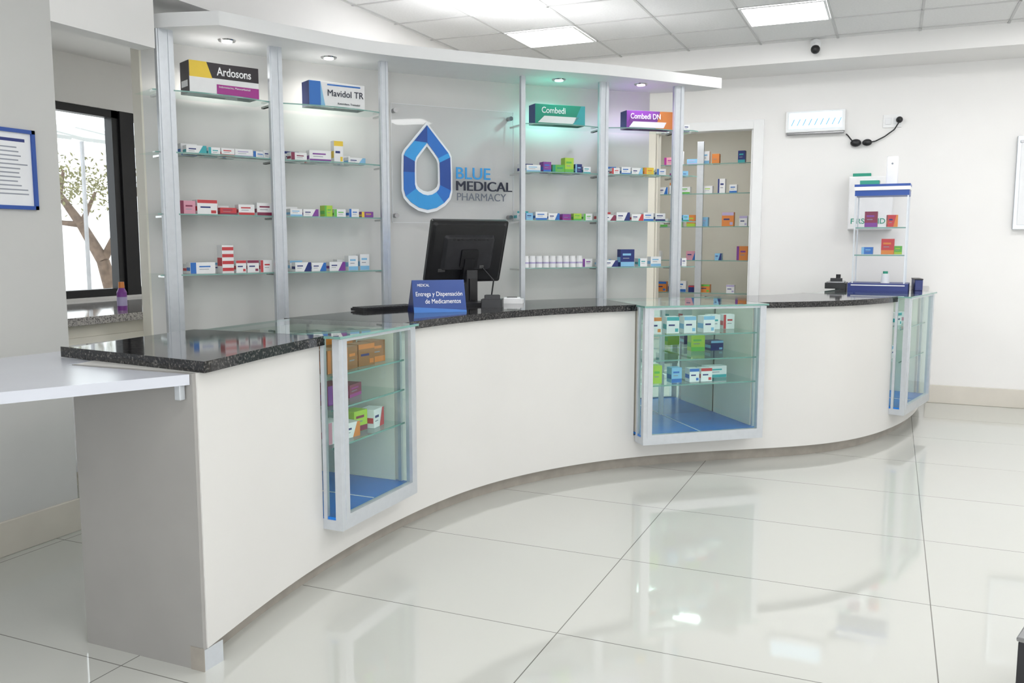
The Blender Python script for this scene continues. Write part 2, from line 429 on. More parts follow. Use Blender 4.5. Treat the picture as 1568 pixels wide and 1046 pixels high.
for s in posts:
    P,T,N=SL(s); M=frame(P,T,0)
    w={0.0:0.10,0.16:0.085,0.34:0.06,0.60:0.035,0.76:0.08,0.91:0.085}[s]
    b.box('aluminium',(0,-0.012,1.37),(w,0.034,2.74),M)
    if w>0.05:
        b.box('aluminium',(-w*0.28,-0.031,1.37),(w*0.22,0.006,2.74),M)
        b.box('aluminium',(w*0.28,-0.031,1.37),(w*0.22,0.006,2.74),M)
banks=[(-0.018,0.16),(0.16,0.345),(0.60,0.76),(0.76,0.91),(0.91,0.955)]
for a,c in banks:
    for z in SZ[2:]:
        bul=lambda f: 0.008-0.075*4*f*(1-f) if a<0.9 else 0.008-0.05*math.sin(math.pi*f)
        b.strip(line(a+0.002,c-0.002,bul,12),line(a+0.002,c-0.002,0.288,12),z-0.008,z,'glass_shelf','glass_edge',single=True)
        for s in (a,c):
            s=max(s,0.0); s=min(s,1.0)
            if s==0.955: continue
            P,T,N=SL(s); b.box('chrome',(0,0.10,z-0.016),(0.02,0.2,0.012),frame(P,T,0))
b.obj('display_shelf_unit')
cf=Curve([(-3.60,4.07),(-3.40,4.62),(-3.14,5.15),(-2.50,5.90),(-1.93,6.50),(-1.33,7.30)],20)
b=MB()
n=34
F=[Vector((-4.16,3.96)),Vector((-3.9,3.985))]
Fa=F+[cf.at(0)[0]]
Fb=[cf.at(cf.L*i/(n))[0] for i in range(n+1)]
tot=len(F)+len(Fb)
def bk(i):
    s=-0.004+0.974*i/(tot-1)
    return SL(s,0.43*(1-max(0,(s-0.86))/0.16) if s>0.86 else 0.43)[0]
b.strip(Fa,[bk(i) for i in range(3)],2.74,2.82,'canopy_white')
b.strip(Fb,[bk(i+2) for i in range(n+1)],2.74,2.82,'canopy_white')
b.obj('shelf_canopy')
for (x,y,mn,c,e) in ((-3.823,4.386,'down_lens',(1,0.97,0.92),26),(-3.54,5.05,'down_lens',(1,0.97,0.92),12),(-2.40,6.42,'down_cyan',(0.45,1,0.93),17),(-1.876,6.86,'down_pink',(0.8,0.7,1),14)):
    b=MB(); b.cyl('chrome',(x,y,2.732),(x,y,2.74),0.05,0.055,24); b.cyl(mn,(x,y,2.728),(x,y,2.732),0.032,0.032,20); b.obj('downlight')
    L=bpy.data.lights.new('downlight_lamp','SPOT'); L.energy=e; L.color=c; L.spot_size=math.radians(155); L.spot_blend=0.8; L.shadow_soft_size=0.03
    o=bpy.data.objects.new('downlight_lamp',L); o.location=(x,y,2.715); scene.collection.objects.link(o)

def row(mb, zi, items, off=0.05):
    z=SZ[zi] if isinstance(zi,int) else zi
    for it in items:
        s,w,h,base,acc=it[:5]; st=it[5] if len(it)>5 else None
        P,T,N=SL(s,off+random.uniform(-0.01,0.02))
        M=frame(P,T,z)@Matrix.Rotation(random.uniform(-0.1,0.1),4,'Z')
        med(mb,M,w*0.95,random.uniform(0.055,0.075),h*0.92,base,acc,st)
    if len(items)>3 and off<0.08:
        s0=min(i[0] for i in items); s1=max(i[0] for i in items); s=s0
        while s<s1:
            w=random.uniform(0.08,0.12)
            if random.random()<0.6:
                P,T,N=SL(s,0.165); med(mb,frame(P,T,z),w,0.07,random.uniform(0.05,0.075),'white',random.choice(['blue','sky','teal','red','lilac','navy']))
            s+=w/4.25+0.006
b=MB()
row(b,4,[(0.045,0.13,0.06,'white','teal',2),(0.070,0.08,0.055,'white','teal',0),(0.09,0.09,0.055,'white','red',1),(0.115,0.12,0.058,'white','lilac',1),(0.138,0.085,0.05,'white','blue',0),(0.152,0.07,0.06,'white','sky',2)])
row(b,3,[(0.03,0.10,0.09,'pink','maroon',0),(0.058,0.14,0.10,'white','red',3),(0.088,0.11,0.05,'red','maroon',1),(0.115,0.11,0.075,'white','red',1),(0.145,0.12,0.09,'white','maroon',1)])
row(b,2,[(0.048,0.17,0.075,'white','blue',0),(0.086,0.08,0.19,'white','red',4),(0.106,0.07,0.085,'white','red',3),(0.124,0.08,0.085,'white','maroon',3),(0.143,0.08,0.085,'white','red',0)])
row(b,4,[(0.200,0.12,0.06,'white','maroon',0),(0.236,0.16,0.085,'white','purple',1),(0.268,0.07,0.165,'white','yellow',3),(0.30,0.14,0.05,'white','sky',2)])
row(b,3,[(0.195,0.09,0.055,'white','sky',1),(0.219,0.11,0.055,'white','purple',2),(0.248,0.06,0.085,'lime','green',0),(0.268,0.09,0.06,'white','green',0),(0.292,0.08,0.065,'white','blue',0),(0.315,0.09,0.045,'purple','yellow',0)])
row(b,2,[(0.203,0.12,0.065,'white','navy',2),(0.231,0.11,0.06,'white','blue',2),(0.261,0.12,0.065,'white','purple',2),(0.289,0.075,0.11,'white','sky',1),(0.310,0.075,0.12,'white','sky',1)])
b.obj('medicine_boxes')
b=MB()
row(b,4,[(0.628,0.12,0.06,'white','sky',1),(0.656,0.07,0.09,'purple','blue',1),(0.680,0.11,0.07,'green','dgreen',0),(0.700,0.08,0.13,'lime','green',1),(0.718,0.06,0.08,'navy','sky',0),(0.735,0.07,0.06,'white','teal',1)])
row(b,3,[(0.620,0.08,0.06,'sky','navy',0),(0.644,0.10,0.07,'white','blue',1),(0.671,0.10,0.06,'white','blue',2),(0.696,0.08,0.055,'purple','magenta',1),(0.717,0.07,0.06,'lime','green',1),(0.738,0.08,0.06,'white','green',0)])
row(b,2,[(0.740,0.09,0.07,'white','purple',0)])
for i in range(9):
    P,T,N=SL(0.612+i*0.0135,0.04); z=SZ[2]
    b.cyl('box_white',(P.x,P.y,z),(P.x,P.y,z+0.07),0.027,0.027,14); b.cyl('box_lilac',(P.x,P.y,z+0.03),(P.x,P.y,z+0.042),0.0278,0.0278,14,caps=False)
    b.cyl('box_white',(P.x,P.y,z+0.07),(P.x,P.y,z+0.09),0.024,0.024,14)
row(b,4,[(0.795,0.07,0.06,'white','red',0),(0.815,0.08,0.07,'white','blue',1),(0.838,0.10,0.065,'white','sky',2),(0.862,0.09,0.07,'yellow','orange',0),(0.885,0.08,0.06,'white','blue',0)])
row(b,3,[(0.783,0.12,0.05,'white','maroon',2),(0.810,0.12,0.075,'white','navy',2),(0.838,0.11,0.06,'white','red',2),(0.863,0.09,0.075,'white','blue',1),(0.886,0.09,0.07,'white','navy',1)])
row(b,2,[(0.785,0.13,0.055,'white','navy',2),(0.820,0.13,0.15,'navy','sky',1),(0.851,0.08,0.07,'white','teal',0),(0.877,0.10,0.085,'white','sky',1)])
for zi in (2,3,4,5):
    row(b,zi,[(s+random.uniform(-.002,.002),random.uniform(.05,.075),random.uniform(.05,.12),random.choice(['white','white','white','white','sky']),random.choice(PAL)) for s in (0.923,0.940)],off=0.1)
b.obj('medicine_boxes')

def carton(s,off,z,build,rot=0):
    P,T,N=SL(s,off); M=frame(P,T,z)@Matrix.Rotation(rot,4,'Z')
    mb=MB(); build(mb,M); return mb.obj('medicine_carton',0.002),M
def f1(mb,M):
    w,d,h=0.44,0.14,0.19
    mb.box('box_white',(0,d/2,h/2),(w,d,h),M); e=0.002
    mb.box('box_black',(0,-e/2,h*0.76),(w,e,h*0.48),M)
    mb.add([(-w*.12,-e,0.0),(w*.5,-e,0),(w*.5,-e,h*.34),(-w*.12,-e,h*.34)],[(0,1,2,3)],'box_magenta',M)
    mb.add([(-w*.5,-2*e,h*.5),(-w*.18,-2*e,h*.5),(-w*.26,-2*e,h),(-w*.5,-2*e,h)],[(0,1,2,3)],'box_yellow',M)
    mb.add([(-w*.5,-2*e,0),(-w*.2,-2*e,0),(-w*.14,-2*e,h*.5),(-w*.5,-2*e,h*.5)],[(0,1,2,3)],'box_white',M)
    mb.box('box_black',(-w/2-0.001,d/2,h/2),(0.002,d,h),M)
    mb.box('box_white',(-w/2-0.003,d/2,h*.3),(0.002,d*.7,h*.2),M)
o,M=carton(0.083,-0.02,2.40,f1,0.0)
text('Ardosons','carton_title',M@Matrix.Translation((-0.05,-0.004,0.118)),'ink_white',w=0.22,h=0.05,parent=o,bold=0.01)
text('Indometacina, Metocarbamol','carton_subtitle',M@Matrix.Translation((-0.04,-0.004,0.045)),'ink_white',w=0.2,h=0.014,parent=o)
def f2(mb,M):
    w,d,h=0.40,0.12,0.165
    mb.box('box_white',(0,d/2,h/2),(w,d,h),M); e=0.002
    mb.box('box_blue',(-w*0.40,-e/2,h/2),(w*0.20,e,h),M); mb.add([(-w*.30,-e*1.2,0),(-w*.22,-e*1.2,0),(-w*.30,-e*1.2,h)],[(0,1,2)],'box_sky',M)
    mb.box('box_navy',(-w/2-0.001,d/2,h/2),(0.002,d,h),M); mb.box('box_blue',(w*.12,-e/2,h*.9),(w*.6,e,h*.06),M)
o,M=carton(0.262,-0.0,2.40,f2,0.0)
text('Mavidol TR','carton_title',M@Matrix.Translation((-0.075,-0.004,0.075)),'ink',w=0.26,h=0.042,parent=o)
text('Ketorolaco, Tramadol','carton_subtitle',M@Matrix.Translation((-0.0,-0.004,0.025)),'ink',w=0.16,h=0.014,parent=o)
def f3(mb,M):
    w,d,h=0.42,0.12,0.15
    mb.box('box_dgreen',(0,d/2,h/2),(w,d,h),M); e=0.002
    mb.add([(-w*.45,-e,h*.08),(w*.25,-e,h*.08),(w*.38,-e,h*.42),(-w*.32,-e,h*.42)],[(0,1,2,3)],'box_white',M)
    mb.add([(w*.25,-e,0),(w*.5,-e,0),(w*.5,-e,h),(w*.42,-e,h)],[(0,1,2,3)],'box_teal',M)
    mb.box('box_navy',(-w/2-0.001,d/2,h/2),(0.002,d,h),M)
o,M=carton(0.676,-0.0,2.40,f3,0.0)
text('Combedi','carton_title',M@Matrix.Translation((-0.16,-0.004,0.085)),'ink_white',w=0.2,h=0.045,parent=o,bold=0.01)
def f4(mb,M):
    w,d,h=0.40,0.12,0.14
    mb.box('box_purple',(0,d/2,h/2),(w,d,h),M); e=0.002
    mb.add([(w*.12,-e,0),(w*.5,-e,0),(w*.5,-e,h),(w*.22,-e,h)],[(0,1,2,3)],'box_orange',M)
    mb.add([(-w*.45,-1.5*e,h*.08),(w*.3,-1.5*e,h*.08),(w*.36,-1.5*e,h*.4),(-w*.36,-1.5*e,h*.4)],[(0,1,2,3)],'box_white',M)
    mb.box('box_navy',(-w/2-0.001,d/2,h/2),(0.002,d,h),M)
o,M=carton(0.855,-0.0,2.40,f4,0.0)
text('Combedi DN','carton_title',M@Matrix.Translation((-0.17,-0.004,0.078)),'ink_white',w=0.26,h=0.042,parent=o,bold=0.01)

# ------------------------------------------------------------ logo sign
PL=SL(0.38,0.25)[0]; PR=SL(0.61,0.25)[0]; T=(PR-PL).normalized(); W=(PR-PL).length
ML=frame(PL,T,0)
b=MB()
b.quad('acrylic',[(0,0,1.65),(W,0,1.65),(W,0,2.51),(0,0,2.51)],ML)
for (x0,x1,z0,z1) in ((0,W,1.649,1.652),(0,W,2.509,2.512),(-0.001,0.002,1.65,2.51),(W-0.002,W+0.001,1.65,2.51)): b.b2('paper',x0,x1,-0.004,0.004,z0,z1,ML)
for x in (0.03,W-0.03):
    for z in (1.70,2.46): b.cyl('steel',(x,-0.02,z),(x,0.035,z),0.017,0.017,16,ML)
sign=b.obj('logo_sign')
cx,cz=0.275,2.052
OUTR=[(0.28,0.62),(0.46,0.38),(0.50,0.28),(0.51,-0.1),(0.51,-0.50),(0.47,-0.66),(0.36,-0.80),(0.19,-0.92)]
INR =[(0.14,0.40),(0.24,0.25),(0.27,0.15),(0.275,-0.1),(0.275,-0.38),(0.25,-0.48),(0.19,-0.55),(0.10,-0.61)]
OUT=[(0,1)]+OUTR+[(0,-0.97)]+[(-x,y) for x,y in OUTR[::-1]]
INN=[(0,0.60)]+INR+[(0,-0.63)]+[(-x,y) for x,y in INR[::-1]]
def sc(P,sx,sz,k): return [(cx+p[0]*sx*k,cz+p[1]*sz*k) for p in P]
b=MB()
Y0=-0.012
def flat(poly,y0,y1,m):
    vs=[(p[0],y0,p[1]) for p in poly]+[(p[0],y1,p[1]) for p in poly]; n=len(poly)
    b.add(vs,[list(range(n)),list(range(n,2*n))[::-1]]+[(i,n+i,n+(i+1)%n,(i+1)%n) for i in range(n)],m,ML)
def ringmesh(O,Inn,y0,y1,cols):
    n=len(O)
    for i in range(n):
        j=(i+1)%n
        flat([O[i],O[j],Inn[j],Inn[i]],y0,y1,cols[i%len(cols)])
ringmesh(sc(OUT,0.37,0.315,1.08),sc(INN,0.37,0.315,0.86),Y0,Y0+0.006,['logo_white'])
Dk,Md,Lt='logo_blue_dark','logo_blue_mid','logo_blue_light'
colr=[Md,Md,Lt,Dk,Dk,Md,Md,Lt,Lt, Lt,Lt,Lt,Md,Md,Dk,Lt,Lt,Lt]
O1=sc(OUT,0.37,0.315,1.0); I1=sc(INN,0.37,0.315,1.0)
ringmesh(O1,I1,Y0-0.008,Y0-0.001,colr)
flat([O1[0],O1[-1],I1[0]][::-1],Y0-0.010,Y0-0.008,Dk)
b.obj('logo_emblem',parent=sign)
text('BLUE','sign_text_top',ML@Matrix.Translation((0.50,Y0-0.004,1.985)),'logo_blue_light',w=0.29,h=0.088,parent=sign,thick=0.003,bold=0.008)
for i in range(3): text('MEDICAL','sign_text_mid',ML@Matrix.Translation((0.50+0.0025*i,Y0-0.004-0.0003*i,1.897)),'ink',w=0.475,h=0.073,parent=sign,thick=0.003)
text('PHARMACY','sign_text_low',ML@Matrix.Translation((0.51,Y0-0.004,1.822)),'text_grey',w=0.42,h=0.058,parent=sign,thick=0.002)

# ------------------------------------------------------------ counter display cases
def build_case(c, shelves, items, pl=0.062, pr=0.045, cheek='wall_cream'):
    b=MB(); M=c.M; w=c.w; D=c.proud+c.depth; z0=c.zb; z1=1.085
    b.b2('aluminium',0,w,0,c.proud+0.01,z0-0.045,z0,M)
    b.b2('case_blue',0.005,w-0.005,0.02,D-0.02,z0,z0+0.012,M)
    b.b2('aluminium',0,pl,0,0.035,z0,z1,M); b.b2('aluminium',w-pr,w,0,0.035,z0,z1,M)
    b.b2('aluminium',pl*0.5-0.004,pl*0.5+0.004,-0.003,0,z0,z1,M)
    b.b2('aluminium',0,0.02,c.proud-0.02,c.proud-0.002,z0,z1,M); b.b2('aluminium',w-0.02,w,c.proud-0.02,c.proud-0.002,z0,z1,M)
    b.b2('aluminium',pl,w-pr,0.0,0.03,z0,z0+0.02,M)
    b.b2('aluminium',pl,w-pr,0.005,0.03,z1-0.012,z1,M)
    b.quad('glass_tint',[(pl,0.017,z0+0.02),(w-pr,0.017,z0+0.02),(w-pr,0.017,z1-0.012),(pl,0.017,z1-0.012)],M)
    for x in (0.007,w-0.007): b.quad('glass_tint',[(x,0.035,z0),(x,c.proud-0.02,z0),(x,c.proud-0.02,z1),(x,0.035,z1)],M)
    vs=[(-0.01,-0.015),(w+0.01,-0.015),(w+0.003,D+0.10),(-0.003,D+0.10)]
    b.quad('glass_top',[(x,y,z1+0.015) for x,y in vs],M)
    for p,q in zip(vs,vs[1:]+vs[:1]): b.quad('glass_edge',[(p[0],p[1],z1+0.004),(q[0],q[1],z1+0.004),(q[0],q[1],z1+0.015),(p[0],p[1],z1+0.015)],M)
    b.b2(cheek,0.012,0.016,c.proud+0.02,D-0.03,z0+0.012,z1-0.01,M); b.b2(cheek,w-0.016,w-0.012,c.proud+0.02,D-0.03,z0+0.012,z1-0.01,M)
    b.b2('mirror',0.012,w-0.012,D-0.02,D-0.008,z0,z1,M)
    b.b2('aluminium',w*0.5-0.012,w*0.5+0.012,D-0.04,D-0.02,z0+0.012,z1-0.01,M)
    b.b2('paper',w*0.5-0.003,w*0.5+0.003,0.05,D-0.05,z0+0.012,z0+0.014,M)
    for z in shelves:
        b.quad('glass_shelf',[(0.018,0.06,z),(w-0.018,0.06,z),(w-0.018,D-0.05,z),(0.018,D-0.05,z)],M)
        b.b2('glass_edge',0.018,w-0.018,0.057,0.061,z-0.008,z,M)
        b.b2('chrome',w*0.5-0.006,w*0.5+0.006,0.2,D-0.05,z-0.02,z-0.01,M)
    o=b.obj('glass_display_case')
    b=MB()
    for it in items:
        x,y,z,bw,bd,bh,base,acc=it[:8]
        med(b,M@Matrix.Translation((x,y,z+0.001))@Matrix.Rotation(random.uniform(-.15,.15),4,'Z'),bw,bd,bh,base,acc,it[8] if len(it)>8 else None)
    b.obj('medicine_boxes')
it1=[]
for x,y in ((0.11,0.10),(0.24,0.10),(0.37,0.10),(0.5,0.12),(0.2,0.3),(0.36,0.3),(0.52,0.3)):
    it1.append((x,y,0.92,0.115,0.08,0.105 if y<0.2 else 0.12,'brown','orange',random.choice((0,1,3))))
it1+=[(0.16,0.12,0.77,0.15,0.1,0.09,'maroon','purple',0),(0.36,0.16,0.77,0.13,0.1,0.06,'maroon','magenta',1)]
it1+=[(0.11,0.10,0.60,0.11,0.08,0.10,'white','pink',0),(0.235,0.10,0.60,0.11,0.08,0.07,'white','orange',2),(0.50,0.12,0.60,0.11,0.08,0.09,'white','red',2),(0.37,0.14,0.60,0.10,0.08,0.10,'lime','maroon',1)]
build_case(C1,[0.60,0.77,0.92],it1)
it2=[]
for x,acc in ((0.11,'orange'),(0.235,'teal'),(0.36,'sky'),(0.50,'sky')): it2.append((x+0.02,0.12,0.905,0.085,0.08,0.11,'white',acc,3))
for x in (0.66,0.77): it2.append((x,0.3,0.905,0.08,0.08,0.10,'white',random.choice(PAL)))
it2+=[(0.14,0.12,0.575,0.08,0.08,0.12,'lime','green',0),(0.29,0.12,0.575,0.075,0.07,0.10,'sky','blue',1),(0.42,0.12,0.575,0.07,0.07,0.09,'white','blue',3),(0.51,0.12,0.575,0.08,0.07,0.09,'white','red',3),(0.66,0.25,0.575,0.15,0.08,0.08,'white','teal',1)]
it2+=[(0.6,0.42,0.74,0.1,0.08,0.11,'lime','green'),(0.75,0.42,0.74,0.1,0.08,0.07,'navy','sky')]
build_case(C2,[0.575,0.74,0.905],it2)
it3=[(0.2,0.15,0.6,0.09,0.08,0.1,'white','sky'),(0.4,0.2,0.6,0.09,0.08,0.08,'white','lilac'),(0.35,0.15,0.85,0.09,0.08,0.1,'white','teal'),(0.6,0.15,0.85,0.09,0.08,0.09,'white','pink')]
build_case(C3,[0.6,0.85],it3,pl=0.09)

# ------------------------------------------------------------ things on the counter
CT=1.10
def monitor():
    tx=Vector((0.917,0.399)); a=math.radians(28)
    R2=Vector((tx.x*math.cos(a)-tx.y*math.sin(a), tx.x*math.sin(a)+tx.y*math.cos(a)))
    M=frame((-2.49,5.08),R2,CT)
    b=MB()
    b.prism([(-0.12,-0.09),(0.12,-0.09),(0.14,-0.05),(0.14,0.07),(0.10,0.11),(-0.10,0.11),(-0.14,0.07),(-0.14,-0.05)],0,0.018,'dark_plastic',M)
    b.box('dark_plastic',(0,0.02,0.12),(0.075,0.045,0.21),M); b.box('black_plastic',(0,-0.01,0.10),(0.05,0.02,0.14),M)
    Mt=M@Matrix.Translation((-0.02,0.04,0.345))@Matrix.Rotation(math.radians(20),4,'X')
    def rr(w,h,r,y0,y1,m,cz=0,tp=1.0):
        pts=[]
        for cxs,czs,a0 in ((1,1,0),(-1,1,90),(-1,-1,180),(1,-1,270)):
            for k in range(5):
                an=math.radians(a0+k*22.5); pts.append((cxs*(w/2-r)+r*math.cos(an),cz+czs*(h/2-r)+r*math.sin(an)))
        n=len(pts); vs=[(p[0],y1,p[1]) for p in pts]+[(p[0]*tp,y0,cz+(p[1]-cz)*tp) for p in pts]
        b.add(vs,[list(range(n))[::-1],list(range(n,2*n))]+[(i,(i+1)%n,n+(i+1)%n,n+i) for i in range(n)],m,Mt)
    rr(0.54,0.42,0.015,-0.005,0.025,'black_plastic')
    rr(0.52,0.40,0.02,-0.022,-0.005,'black_plastic',tp=0.94)
    rr(0.36,0.24,0.02,-0.045,-0.022,'dark_plastic',tp=0.9)
    rr(0.12,0.12,0.01,-0.06,-0.045,'black_plastic',cz=-0.03)
    b.box('black_plastic',(0,-0.05,-0.11),(0.07,0.04,0.16),Mt)
    for i in range(9): b.box('black_plastic',(-0.12+0.03*i,-0.047,0.095),(0.018,0.004,0.006),Mt)
    b.box('steel',(-0.17,-0.024,-0.12),(0.05,0.004,0.02),Mt); b.box('steel',(0.1,-0.046,-0.09),(0.03,0.004,0.02),Mt)
    rr(0.49,0.36,0.005,0.0255,0.027,'case_blue')
    b.tube('black_plastic',[M@Vector(p) for p in ((0.06,-0.03,0.24),(0.11,-0.09,0.16),(0.10,-0.07,0.03),(0.17,-0.03,0.012))],0.005)
    b.obj('computer_monitor',0.002)
monitor()
M=frame((-2.33,5.36),(0.917,0.399),CT); b=MB()
b.prism([(-0.07,-0.06),(0.07,-0.06),(0.08,0.05),(-0.08,0.05)],0,0.028,'box_white',M); b.box('box_white',(0,0.0,0.033),(0.11,0.07,0.01),M); b.box('black_plastic',(0,-0.03,0.04),(0.07,0.01,0.004),M); b.obj('card_reader',0.003)
M=frame((-2.30,4.98),(0.917,0.399),CT); b=MB()
b.prism([(-0.07,-0.06),(0.06,-0.07),(0.07,0.05),(-0.06,0.06)],0,0.05,'black_plastic',M); b.prism([(-0.05,-0.04),(0.05,-0.04),(0.04,0.03),(-0.04,0.03)],0.05,0.075,'dark_plastic',M); b.obj('barcode_scanner',0.004)
M=frame((-2.385,4.45),(0.95,0.31),CT)@Matrix.Rotation(math.radians(22),4,'Z'); b=MB()
w=0.31;h=0.185;dp=0.22;lean=0.07
b.add([(-w/2,0,0),(w/2,0,0),(w/2,lean,h),(-w/2,lean,h)],[(0,1,2,3)],'sign_blue',M)
b.add([(-w/2,0.004,0),(w/2,0.004,0),(w/2,lean+.004,h),(-w/2,lean+.004,h)],[(3,2,1,0)],'box_navy',M)
b.add([(-w/2,dp,0),(w/2,dp,0),(w/2,lean+.002,h),(-w/2,lean+.002,h)],[(3,2,1,0)],'box_navy',M)
b.add([(-w/2,0.002,0),(-w/2,lean+.002,h),(-w/2,dp,0)],[(0,1,2)],'box_navy',M); b.add([(w/2,0.002,0),(w/2,lean+.002,h),(w/2,dp,0)],[(0,2,1)],'box_navy',M)
tilt=M@Matrix.Rotation(-math.atan2(lean,h),4,'X')
b.add([(-w*.5,-0.001,0),(w*.5,-0.001,0),(w*.5,-0.001,0.012),(-w*.5,-0.001,0.035)],[(0,1,2,3)],'box_blue',tilt)
tent=b.obj('counter_tent_sign')
text('Entrega y Dispensación','tent_text_top',tilt@Matrix.Translation((0,-0.0015,0.10)),'ink_white',w=0.275,h=0.034,parent=tent,align='CENTER')
text('de Medicamentos','tent_text_low',tilt@Matrix.Translation((0.02,-0.0015,0.055)),'ink_white',w=0.21,h=0.027,parent=tent,align='CENTER')
text('MEDICAL','tent_logo',tilt@Matrix.Translation((-0.09,-0.0015,0.158)),'ink_white',w=0.07,h=0.016,parent=tent,align='CENTER')
M=frame((-2.80,4.52),(0.4,0.9),CT); b=MB(); b.prism([(-0.2,-0.07),(0.2,-0.07),(0.2,0.07),(-0.2,0.07)],0,0.016,'black_plastic',M)
for r in range(4):
    for k in range(14): b.box('dark_plastic',(-0.182+k*0.028,-0.05+r*0.033,0.019),(0.023,0.027,0.007),M)
b.obj('computer_keyboard',0.001)
M=frame((-2.72,4.93),(0.8,0.6),CT); b=MB(); b.prism([(-0.06,-0.09),(0.06,-0.09),(0.05,0.08),(-0.05,0.08)],0,0.03,'box_white',M); b.cyl('box_white',(-0.03,-0.07,0.045),(-0.03,0.07,0.045),0.018,0.018,12,M); b.box('dark_plastic',(0.02,0,0.032),(0.045,0.1,0.004),M); b.obj('desk_phone',0.003)

# acrylic display tower
M=frame((-0.10,8.13),(1,-0.05),CT); b=MB(); w=0.42;d=0.30;H=0.87
b.box('box_navy',(0,0,0.03),(w+0.05,d+0.05,0.06),M); b.box('box_white',(0,-(d+0.05)/2-0.001,0.045),(w,0.002,0.008),M)
b.box('frame_blue',(0,0,H-0.055),(w,d,0.045),M); b.box('box_white',(0,0,H-0.017),(w+0.01,d+0.01,0.03),M)
b.box('frame_blue',(0,0,H+0.008),(w+0.01,d+0.01,0.02),M)
for sx in (-1,1):
    x=sx*(w/2-0.01); b.quad('acrylic',[(x,-d/2+.01,.06),(x,d/2-.01,.06),(x,d/2-.01,H-.08),(x,-d/2+.01,H-.08)],M)
for sy in (-1,1):
    y=sy*(d/2-0.01); b.quad('acrylic',[(-w/2+.01,y,.06),(w/2-.01,y,.06),(w/2-.01,y,H-.08),(-w/2+.01,y,H-.08)],M)
for sx in (-1,1):
    for sy in (-1,1): b.box('aluminium',(sx*(w/2-0.008),sy*(d/2-0.008),H/2),(0.012,0.012,H-0.1),M)
for z in (0.30,0.53):
    b.quad('glass_shelf',[(-w/2+.015,-d/2+.015,z),(w/2-.015,-d/2+.015,z),(w/2-.015,d/2-.015,z),(-w/2+.015,d/2-.015,z)],M); b.box('glass_edge',(0,-(d-0.03)/2,z-0.004),(w-0.03,0.003,0.01),M)
tower=b.obj('acrylic_display_tower')
b=MB()
med(b,M@Matrix.Translation((-0.08,-0.08,0.534)),0.10,0.07,0.13,'maroon','purple',1); med(b,M@Matrix.Translation((0.09,-0.06,0.534))@Matrix.Rotation(0.3,4,'Z'),0.08,0.05,0.10,'red','orange',2)
med(b,M@Matrix.Translation((-0.10,-0.08,0.304)),0.09,0.07,0.06,'blue','sky',0); med(b,M@Matrix.Translation((0.06,-0.08,0.304)),0.10,0.07,0.13,'red','orange',1); med(b,M@Matrix.Translation((0.14,-0.05,0.304)),0.06,0.05,0.07,'green','lime',1)
b.obj('medicine_boxes',parent=tower)
b=MB(); b.cyl('box_white',(0.05,-0.03,0.06),(0.05,-0.03,0.14),0.035,0.03,14,M); b.cyl('box_dgreen',(0.05,-0.03,0.14),(0.05,-0.03,0.16),0.02,0.02,12,M); b.obj('small_jar',parent=tower)
b=MB(); b.prism([(0.02,-0.05),(0.11,-0.05),(0.11,0.03),(0.02,0.03)],H+0.019,H+0.25,'box_white',M); b.cyl('print_grey',(0.065,-0.052,H+0.19),(0.065,-0.05,H+0.19),0.008,0.008,14,M)
b.obj('soap_dispenser',0.01)
b=MB(); b.prism([(-0.18,-0.08),(-0.03,-0.06),(-0.03,0.04),(-0.16,0.04)],H+0.019,H+0.055,'box_dgreen',M); b.box('box_white',(-0.11,-0.01,H+0.06),(0.1,0.07,0.01),M); b.obj('medicine_boxes')
b=MB(); M=frame((-0.42,8.30),(1,0.0),CT)
b.prism([(-0.12,-0.14),(0.06,-0.14),(0.06,0.14),(-0.12,0.14)],0,0.05,'black_plastic',M); b.box('steel',(-0.03,0,0.056),(0.14,0.22,0.012),M); b.box('dark_plastic',(-0.03,-0.05,0.075),(0.1,0.03,0.03),M)
b.cyl('dark_plastic',(-0.02,0.05,0.06),(-0.02,0.05,0.12),0.02,0.02,12,M); b.obj('receipt_printer',0.003)
b=MB(); M=frame((0.20,8.22),(1,0.1),CT); b.box('box_navy',(0,0,0.045),(0.06,0.24,0.09),M); b.box('black_plastic',(0,0,0.095),(0.065,0.25,0.01),M); b.obj('file_binder',0.003)

# ------------------------------------------------------------ wall things
b=MB()
b.b2('canopy_white',-1.01,-0.47,YW-0.07,YW,2.56,2.76); b.b2('tube_glow',-0.98,-0.50,YW-0.078,YW-0.07,2.59,2.74)
for i in range(9): 
    x=-0.96+i*0.053; b.add([(x,YW-0.081,2.62),(x+0.008,YW-0.081,2.62),(x+0.035,YW-0.081,2.68),(x+0.027,YW-0.081,2.68)],[(0,1,2,3)],'box_sky')
b.b2('steel',-1.0,-0.48,YW-0.06,YW,2.54,2.56)
b.obj('emergency_light',0.003)
b=MB(); b.sphere('black_plastic',(-0.37,YW-0.035,2.44),0.045,sc=(1.1,0.7,0.8)); b.sphere('black_plastic',(-0.27,YW-0.035,2.44),0.04,sc=(1.1,0.7,0.8))
pts=[(-0.46,YW-0.02,2.53),(-0.44,YW-0.02,2.51),(-0.41,YW-0.02,2.47),(-0.37,YW-0.02,2.44)]
b.tube('black_plastic',pts,0.006)
b.tube('black_plastic',[(-0.27,YW-0.02,2.44),(-0.2,YW-0.02,2.45),(-0.12,YW-0.02,2.49),(-0.04,YW-0.02,2.55),(0.0,YW-0.03,2.62)],0.006)
b.sphere('black_plastic',(0.0,YW-0.04,2.635),0.03)
b.obj('power_adapter')
b=MB(); b.b2('canopy_white',-0.14,0.02,YW-0.012,YW,2.57,2.69); b.b2('paper',-0.12,-0.07,YW-0.018,YW-0.012,2.60,2.66); b.b2('paper',-0.05,0.0,YW-0.018,YW-0.012,2.60,2.66); b.obj('wall_socket',0.002)
